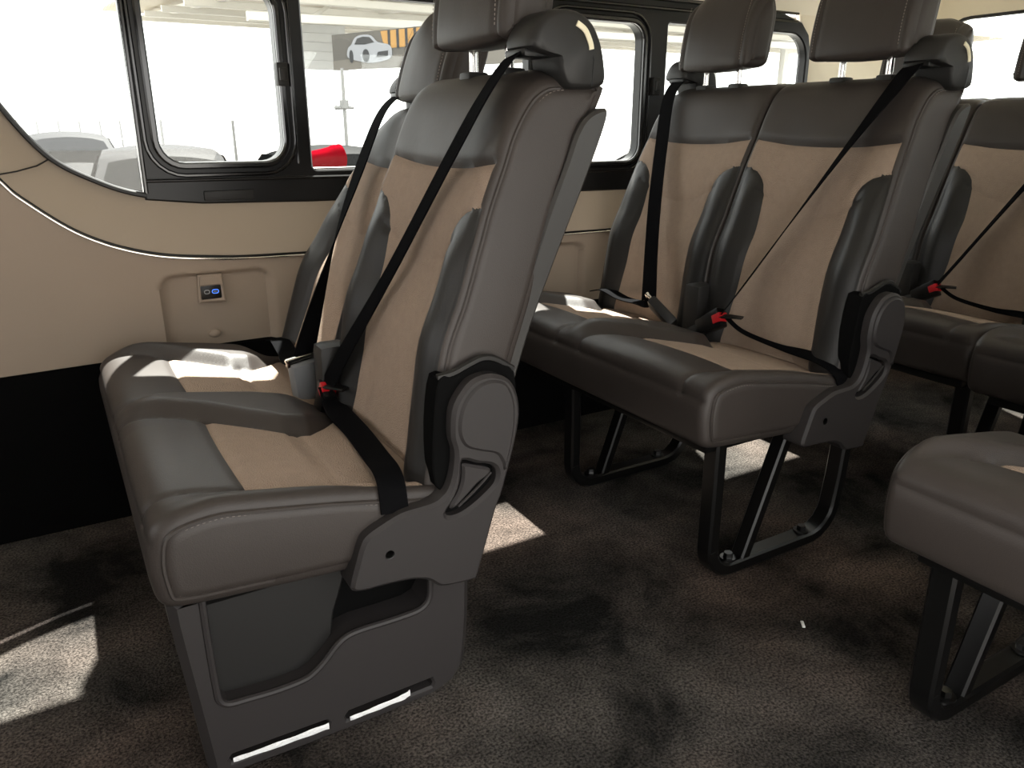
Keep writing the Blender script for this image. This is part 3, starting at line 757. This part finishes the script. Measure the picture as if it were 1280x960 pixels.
# front part of the right wall above the panel and header above the windows
struct(plate('wall_right_front', [(-1.3, .40), (-.24, .40), (-.24, 1.06), (-.125, 1.24), (-.13, 1.40), (.2, 1.40), (.2, 1.46), (-1.3, 1.46)], [], 2.055, 2.085, 'beige2', None, 0))
def cove(y0, z0, y1, z1, n=8):
    return [(y0+(y1-y0)*(1-math.cos(R(90*k/n))), z0+(z1-z0)*math.sin(R(90*k/n))) for k in range(n+1)]
prof = cove(2.055, 1.325, 1.84, 1.47)+cove(-.06, 1.325, .15, 1.47)[::-1]
vs = [V(x, y, z) for x in (-1.3, 3.05) for (y, z) in prof]+[V(x, y, z+.03) for x in (-1.3, 3.05) for (y, z) in prof]
n = len(prof); fs = []
for i in range(n-1): fs += [(i, i+1, n+i+1, n+i), (2*n+i, 2*n+i+1, 3*n+i+1, 3*n+i)]
for a in (0, n): fs += [(a+i, a+i+1, a+2*n+i+1, a+2*n+i) for i in range(n-1)]
fs += [(0, n, 3*n, 2*n), (n-1, 2*n-1, 4*n-1, 3*n-1)]
struct(mk('ceiling', vs, fs, 'headliner'))
# rear corner pillar and tail wall with its glass
path = [(2.40, 2.062), (2.56, 2.056), (2.74, 2.042), (2.88, 2.01), (2.96, 1.965), (2.995, 1.91), (3.0, 1.86)]
pp = catmull([(a, b, 0) for a, b in path], 6)
vs, fs = [], []
for z in (0, .40, .745, 1.0, 1.2, 1.34, 1.48):
    for p in pp:
        vs.append(V(p.x if not (p.x < 2.462 and .7 < z < 1.3) else 2.462, p.y, z))
n = len(pp)
for j in range(6):
    for i in range(n-1): fs.append((j*n+i, j*n+i+1, (j+1)*n+i+1, (j+1)*n+i))
pl = mk('wall_rear_corner', vs, fs, 'pillar'); struct(pl)
sl = pl.modifiers.new('thickness', 'SOLIDIFY'); sl.thickness = -.02
struct(tube('trim_6', [V(p.x, p.y-.003, 1.205) for p in pp if p.x > 2.52], .0015, 'plastic_dark'))
RW = rrect(.20, 1.90, .74, 1.325, .11)
struct(plate('wall_rear', [(-.05, 0), (1.93, 0), (1.93, 1.48), (-.05, 1.48)], [RW], 2.995, 3.03, 'pillar', None, .0, plane='yz', hch=.006))
w3 = bpy.data.objects.new('window_3', None); COL.objects.link(w3); struct(w3)
plate('pane', offset2(RW, -.004), [], 3.012, 3.016, 'glass', w3, 0, plane='yz')
tube('seal', [V(3.0, a, b) for a, b in RW], 0, 'rubber', w3, prof=rectprof(.012, .014, .003), closed=True, up=Vector((1, 0, 0)))
# near side wall behind the door opening, with its window; front bulkhead
NW = rrect(1.18, 2.90, .78, 1.31, .06)
struct(plate('wall_left', [(1.10, 0), (3.03, 0), (3.03, 1.36), (1.10, 1.36)], [NW], -.01, -.05, 'beige', None, 0, hch=.005))
struct(plate('wall_left_blocker', [(-1.3, 0), (-.20, 0), (-.20, 1.40), (-1.3, 1.40)], [], -.01, -.05, 'beige', None, 0))  # unseen wall added to cut the door light towards the front
w4 = bpy.data.objects.new('window_4', None); COL.objects.link(w4); struct(w4)
plate('pane', offset2(NW, -.004), [], -.028, -.032, 'glass', w4, 0)
struct(plate('wall_front', [(.02, 0), (2.06, 0), (2.06, 1.48), (.02, 1.48)], [rrect(.25, 1.85, .80, 1.34, .08)], -1.28, -1.32, 'bulkhead', None, 0, plane='yz'))

# ------------------------------------------------------------------ seats
G = 'bench seats along the window side'
A = bench('bench_seat', 'nearest two-place leather and taupe bench seat on a moulded plastic foot with a pocket', 0, 1.0, 0, G, drop=(0, .035), tilt=(0, 10), cover=True)
B = bench('bench_seat', 'middle two-place leather and taupe bench seat on open black steel loop legs', .985, 1.0, .02, G, style='twisted')
Cc = bench('bench_seat', 'rearmost two-place bench seat by the tail window, partly behind the middle bench', 1.90, 1.005, 0, G, style='twisted', side=False)
D = bench('single_seat', 'single leather seat at the lower right corner on black steel loop legs', .975, .165, .02, None, nseat=1)
E_ = bench('bench_seat', 'aisle-side rear bench seat behind the single seat at the right edge', 1.845, .085, 0, G, style='twisted', side=False)

# scraps of white protective film left in the foot cover slots
def film(pts, label):
    P = catmull(pts, 6); vs, fs = [], []
    for i, p in enumerate(P):
        w = .0036+.0006*math.sin(i*.8)+.0024*(i/len(P))
        for a, b in ((-1, -.6), (-.3, 1), (.5, .7), (1, -.4), (.2, -1)):
            vs.append(p+V(.0008*math.sin(i*2.1), .0024*b, w*a))
    for i in range(len(P)-1):
        for k in range(5): fs.append((i*5+k, i*5+(k+1) % 5, i*5+5+(k+1) % 5, i*5+5+k))
    fs += [tuple(range(5)), tuple(range(len(P)*5-5, len(P)*5))]
    return tag(mk('plastic_strip', vs, fs, 'strip'), label, 'film strip')
film([(.108, 1.017, .034), (.14, 1.014, .035), (.19, 1.013, .034), (.23, 1.013, .0335), (.256, 1.013, .033)], 'longer crumpled white plastic strip in the front slot of the near seat foot')
film([(.292, 1.014, .030), (.32, 1.013, .031), (.355, 1.013, .032), (.385, 1.012, .034), (.397, 1.012, .038)], 'shorter crumpled white plastic strip in the rear slot of the near seat foot')
# scrap of litter on the carpet
bm = bmesh.new(); box(bm, (-.010, -.003, 0), (.010, .003, .003), .001); sc_ = mkbm('paper_scrap', bm, 'strip'); sc_.location = (1.17, .83, .001); sc_.rotation_euler.z = .9
tag(sc_, 'tiny pale scrap lying on the carpet in the aisle', 'litter')

# ------------------------------------------------------------------ outside the windows
GZ = -.65
struct(boxo('ground', (-60, -60, GZ-.1), (80, 90, GZ), 'concrete', None, 0))
def car(label, x, y, rz, paint, L=4.4, Wd=1.78, H=1.48, hood=.86, kind='car', group=None):
    root = thing('parked_car', label, 'car', (x, y, GZ), group, rz)
    h2 = L/2; gl = 'car_glass' if paint == 'car_white' else 'car_glass_dark'
    def slab(name, prof, w0, w1, zs, m, parent, bev=.05):
        bm = bmesh.new(); n = len(prof); lo = min(p[1] for p in prof); hi = max(p[1] for p in prof)
        a, b = [], []
        for px, pz in prof:
            w = w0+(w1-w0)*((pz-lo)/(hi-lo)); a.append(bm.verts.new((px, -w/2, pz))); b.append(bm.verts.new((px, w/2, pz)))
        bm.faces.new(a); bm.faces.new(b[::-1])
        for i in range(n): bm.faces.new((a[i], b[i], b[(i+1) % n], a[(i+1) % n]))
        bmesh.ops.bevel(bm, geom=list(bm.edges), offset=bev, segments=3, affect='EDGES', profile=.6)
        return mkbm(name, bm, m, parent, angle=50)
    slab('body', [(-h2, .32), (h2, .30), (h2, .68), (h2-.15, .80), (h2-1.15, hood+.06), (-h2+.5, hood+.08), (-h2, .80)], Wd, Wd-.12, 0, paint, root, .08)
    roof = [(h2-1.05, hood+.02), (h2-1.45, hood+.26), (h2-1.85, H-.10), (h2-2.25, H-.015), (h2-2.75, H), (-h2+1.25, H-.04), (-h2+.8, H-.16), (-h2+.22, hood+.06)]
    rp = resample(catmull([(a, 0, b) for a, b in roof], 8), 41, False)
    w0, w1 = (Wd-.16)/2, (Wd-.56)/2
    def half(z): return w0+(w1-w0)*max(0, min(1, (z-hood)/(H-hood)))
    def skin(t, v, lift=0):
        k = t*(len(rp)-1); q = int(min(k, len(rp)-2)); p = rp[q].lerp(rp[q+1], k-q); tg = (rp[q+1]-rp[q]).normalized(); nn = V(-tg.z, 0, tg.x)
        if nn.z < 0 and abs(nn.x) < .2: nn = -nn
        bow = .10*v*v
        return V(p.x, v*half(p.z), p.z)+nn*(-bow*(.9 if abs(nn.z) < .95 else .6)*-1 if nn.z < 0 else -bow*.7)+nn*(lift if nn.z > 0 else -lift)
    vs = []; fs = []; NT, NV = 40, 14
    for a in range(NT+1):
        for b in range(-1, NV+2):
            if b in (-1, NV+1):
                e = skin(a/NT, -1 if b < 0 else 1); vs.append(V(e.x, (-w0 if b < 0 else w0), hood-.02))
            else: vs.append(skin(a/NT, -1+2*b/NV))
    c_ = NV+3
    for a in range(NT):
        for b in range(c_-1): fs.append((a*c_+b, a*c_+b+1, (a+1)*c_+b+1, (a+1)*c_+b))
    mk('cabin', vs, fs, paint, root, angle=50)
    def pane(name, t0, t1, vw):
        grid_obj(name, 10, 12, lambda u, q_: skin(t0+(t1-t0)*u, (-vw+2*vw*q_)*(1-.04*u), .010), gl, root)
    pane('windscreen', .035, .27, .88); pane('rear_window', .80, .955, .84)
    def q(name, pts, th=.012):
        bm = bmesh.new(); v = [bm.verts.new(p) for p in pts]; f = bm.faces.new(v); r = bmesh.ops.extrude_face_region(bm, geom=[f])
        f.normal_update(); nn = f.normal.copy()
        for e in r['geom']:
            if isinstance(e, bmesh.types.BMVert): e.co += nn*th
        mkbm(name, bm, gl, root, smooth=False)
    def at(px, pz): return half(pz)+.004
    dz = H-hood
    for s in (-1, 1):
        for (xa, xb, xc, xd) in ((h2-1.45, h2-2.25, h2-2.25, h2-2.02), (h2-2.33, -h2+.75, -h2+1.15, h2-2.33)):
            za, zb_ = hood+.12, H-.12
            q('side_window', [(xa, s*(at(0, za)+.002), za), (xb, s*(at(0, za)+.002), za), (xc, s*(at(0, zb_)+.002), zb_), (xd, s*(at(0, zb_)+.002), zb_)])
        boxo('mirror', (h2-1.62, s*(Wd/2-.02)-.10*(s < 0), .93), (h2-1.48, s*(Wd/2-.02)+.10*(s > 0), 1.05), paint, root, .03)
        for wx in (h2-.85, -h2+.8):
            bm = bmesh.new(); bmesh.ops.create_cone(bm, segments=24, radius1=.32, radius2=.32, depth=.2, cap_ends=True, matrix=Matrix.Translation((wx, s*(Wd/2-.1), .32)) @ Matrix.Rotation(R(90), 4, 'X'))
            mkbm('wheel', bm, 'tyre', root)
    return root
car('white sedan nearest outside the front fixed window', -.62, 5.9, R(-84), 'car_white', H=1.44, hood=.86)
car('grey car with dark windows seen low through the first sliding window', 1.22, 9.9, R(-95), 'car_silver', L=4.2, H=1.40, hood=.84)
car('black car seen low through the pane behind the red tube', 3.22, 9.6, R(-88), 'car_dark', H=1.38, hood=.85)
car('grey car far back outside the second sliding window', 9.4, 9.3, R(-70), 'car_silver', H=1.40)
car('grey boxy car farther back behind the white sedan', .5, 16.4, R(-90), 'car_silver', H=1.52, hood=.95)
# red tubular cover resting on the dark car
bm = bmesh.new(); n = 20
prof_r = [(0, .060), (.02, .066), (.12, .068), (.20, .074), (.205, .078), (.27, .080), (.275, .074), (.21, .066), (.0, .054)]
rv = [[bm.verts.new((px, rr*math.cos(2*math.pi*k/n), rr*math.sin(2*math.pi*k/n))) for k in range(n)] for px, rr in prof_r]
for i in range(len(rv)-1):
    for k in range(n): bm.faces.new((rv[i][k], rv[i][(k+1) % n], rv[i+1][(k+1) % n], rv[i+1][k]))
rd = mkbm('red_tube', bm, 'red_tube')
rd.scale = (.56, .62, .62); rd.location = (.935, 3.2, .812); rd.rotation_euler = (0, R(-8), R(8))
tag(rd, 'bright red plastic tube standing out beyond the window beside the near seat', 'tube')
# stand that carries the red tube
bm = bmesh.new(); bmesh.ops.create_cone(bm, segments=12, radius1=.012, radius2=.012, depth=1.415, cap_ends=True, matrix=Matrix.Translation((1.0, 3.21, GZ+.7075)))
bmesh.ops.create_cone(bm, segments=16, radius1=.18, radius2=.16, depth=.05, cap_ends=True, matrix=Matrix.Translation((1.0, 3.21, GZ+.025)))
tag(mkbm('stand_post', bm, 'post'), 'thin grey stand under the red tube outside', 'post')
# lamp and fence posts
def pole(x, y, top, r, label, g=None, collar=False):
    bm = bmesh.new(); bmesh.ops.create_cone(bm, segments=12, radius1=r, radius2=r*.8, depth=top-GZ, cap_ends=True, matrix=Matrix.Translation((x, y, (top+GZ)/2)))
    o = tag(mkbm('yard_pole', bm, 'post'), label, 'pole', g)
    if collar:
        bm = bmesh.new(); bmesh.ops.create_cone(bm, segments=12, radius1=r*2.2, radius2=r*2.2, depth=.12, cap_ends=True, matrix=Matrix.Translation((x, y, 1.27)))
        bmesh.ops.create_cone(bm, segments=8, radius1=.03, radius2=.02, depth=.3, cap_ends=True, matrix=Matrix.Translation((x, y, 1.22)) @ Matrix.Rotation(R(90), 4, 'Y'))
        mkbm('collar', bm, 'post', o)
pole(4.14, 12, 1.78, .032, 'grey pole with a collar under the billboard', None, True)
pole(1.9, 15, 1.06, .03, 'left thin pole seen through the first sliding window')
pole(3.09, 15, 1.05, .03, 'right thin pole seen through the first sliding window')
pole(12.6, 12.9, 2.4, .08, 'pole seen through the rear fixed side window')
# open steel shed with sheet roof and billboard on its fascia
sh = thing('steel_shed', 'open white steel shed with sheet roof beyond the yard', 'shed', (6, 13, GZ))
def beam(name, a, b, w, m='steel_white'):
    return tube(name, [V(*a)-V(6, 13, GZ), V(*b)-V(6, 13, GZ)], 0, m, sh, prof=rectprof(w, w, .01))
for i in range(14):
    y = 12.6+i*1.0; tube('roof_sheet', [V(2.2, y, 3.1+.07*i)-V(6, 13, GZ), V(22, y, 3.1+.07*i)-V(6, 13, GZ)], 0, 'roof_sheet', sh, prof=rectprof(.02, .96, .005), up=Vector((0, 1, 0)))
for i in range(7):
    x = 3.2+i*3; beam('rafter', (x, 12.75, 2.90), (x, 26, 3.85), .14)
for i in range(5): beam('purlin', (2.6, 12.9+i*2.6, 2.80+.19*i), (22, 12.9+i*2.6, 2.80+.19*i), .12)
beam('eave_beam', (3.0, 12.75, 2.50), (22, 12.75, 2.72), .13)
for x in (9.5, 15.5, 21.5): beam('column', (x, 13.6, GZ), (x, 13.6, 2.8), .16)
beam('brace', (3.45, 13.2, 2.2), (4.6, 13.2, 2.9), .06); beam('brace', (9.5, 13.6, 1.9), (8.3, 13.6, 2.9), .07)
for i in range(5): boxo('cladding_sheet', (3.98-6, 13.4+.02*i-13, 1.98+.14*i-GZ-.14), (4.75-6, 13.46+.02*i-13, 1.98+.14*i-GZ), 'wall_sheet', sh, .01)
# billboard: a flat printed picture of a pale car on a road at dusk
a0, a1, b0, b1 = V(4.15, 12.4, 1.77), V(4.15, 12.4, 2.27), V(6.7, 10.5, 1.86), V(6.7, 10.5, 2.52)
bb = thing('billboard', 'long billboard with a pale car printed on it, hung below the shed roof', 'billboard', a0)
ux = (b0-a0); nrm = (b0-a0).cross(V(0, 0, 1)).normalized()
if nrm.y > 0: nrm = -nrm
def bp(s, t, d): p = (a0.lerp(b0, s)).lerp(a1.lerp(b1, s), t); return p-a0+nrm*d
def bpoly(name, pts, d, m, parent):
    n = len(pts); vs = [bp(s, t, d) for s, t in pts]+[bp(s, t, d-.006) for s, t in pts]
    return mk(name, vs, [tuple(range(n)), tuple(range(2*n-1, n-1, -1))]+[(i, (i+1) % n, n+(i+1) % n, n+i) for i in range(n)], m, parent, smooth=False)
pb = bpoly('board', [(0, 0), (1, 0), (1, 1), (0, 1)], 0, 'poster_bg', bb)
bpoly('printed_road', [(0, 0), (1, 0), (1, .30), (.5, .34), (.2, .34), (.0, .26)], .008, 'poster_road', pb)
bpoly('printed_lights', [(.27, .52), (.62, .56), (.62, .97), (.24, .97), (.25, .70)], .008, 'poster_glow', pb)
for k in range(8): bpoly('printed_column', [(.275+k*.042, .50), (.287+k*.042, .50), (.287+k*.042, .98), (.275+k*.042, .98)], .014, 'poster_dark', pb)
bpoly('printed_car', sm2([(.075, .34), (.078, .58), (.095, .68), (.115, .86), (.15, .92), (.195, .88), (.225, .70), (.275, .62), (.292, .50), (.288, .28), (.25, .20), (.19, .16), (.13, .22)], 3), .020, 'poster_car', pb)
bpoly('printed_windscreen', [(.112, .68), (.126, .83), (.155, .87), (.187, .84), (.208, .70), (.16, .66)], .026, 'poster_dark', pb)
for c, w in ((.165, .017), (.093, .010)): bpoly('printed_wheel', [(c+w*math.cos(R(a)), .36+.18*math.sin(R(a))) for a in range(0, 360, 30)], .026, 'poster_dark', pb)
bpoly('printed_grille', [(.215, .30), (.272, .32), (.275, .46), (.225, .44)], .026, 'poster_dark', pb)
# pale scaffold-like frame far behind the white sedan
sf = thing('yard_fence', 'pale steel frame fence far behind the white sedan', 'fence', (.2, 21, GZ))
for i in range(10): boxo('fence_post', (-2.2+i*.42-.02, -.02, 0), (-2.2+i*.42+.02, .02, 1.75), 'post', sf, .004)
for z in (.9, 1.3, 1.7): boxo('fence_rail', (-2.25, -.03, z), (1.65, .0, z+.04), 'steel_white', sf, .004)
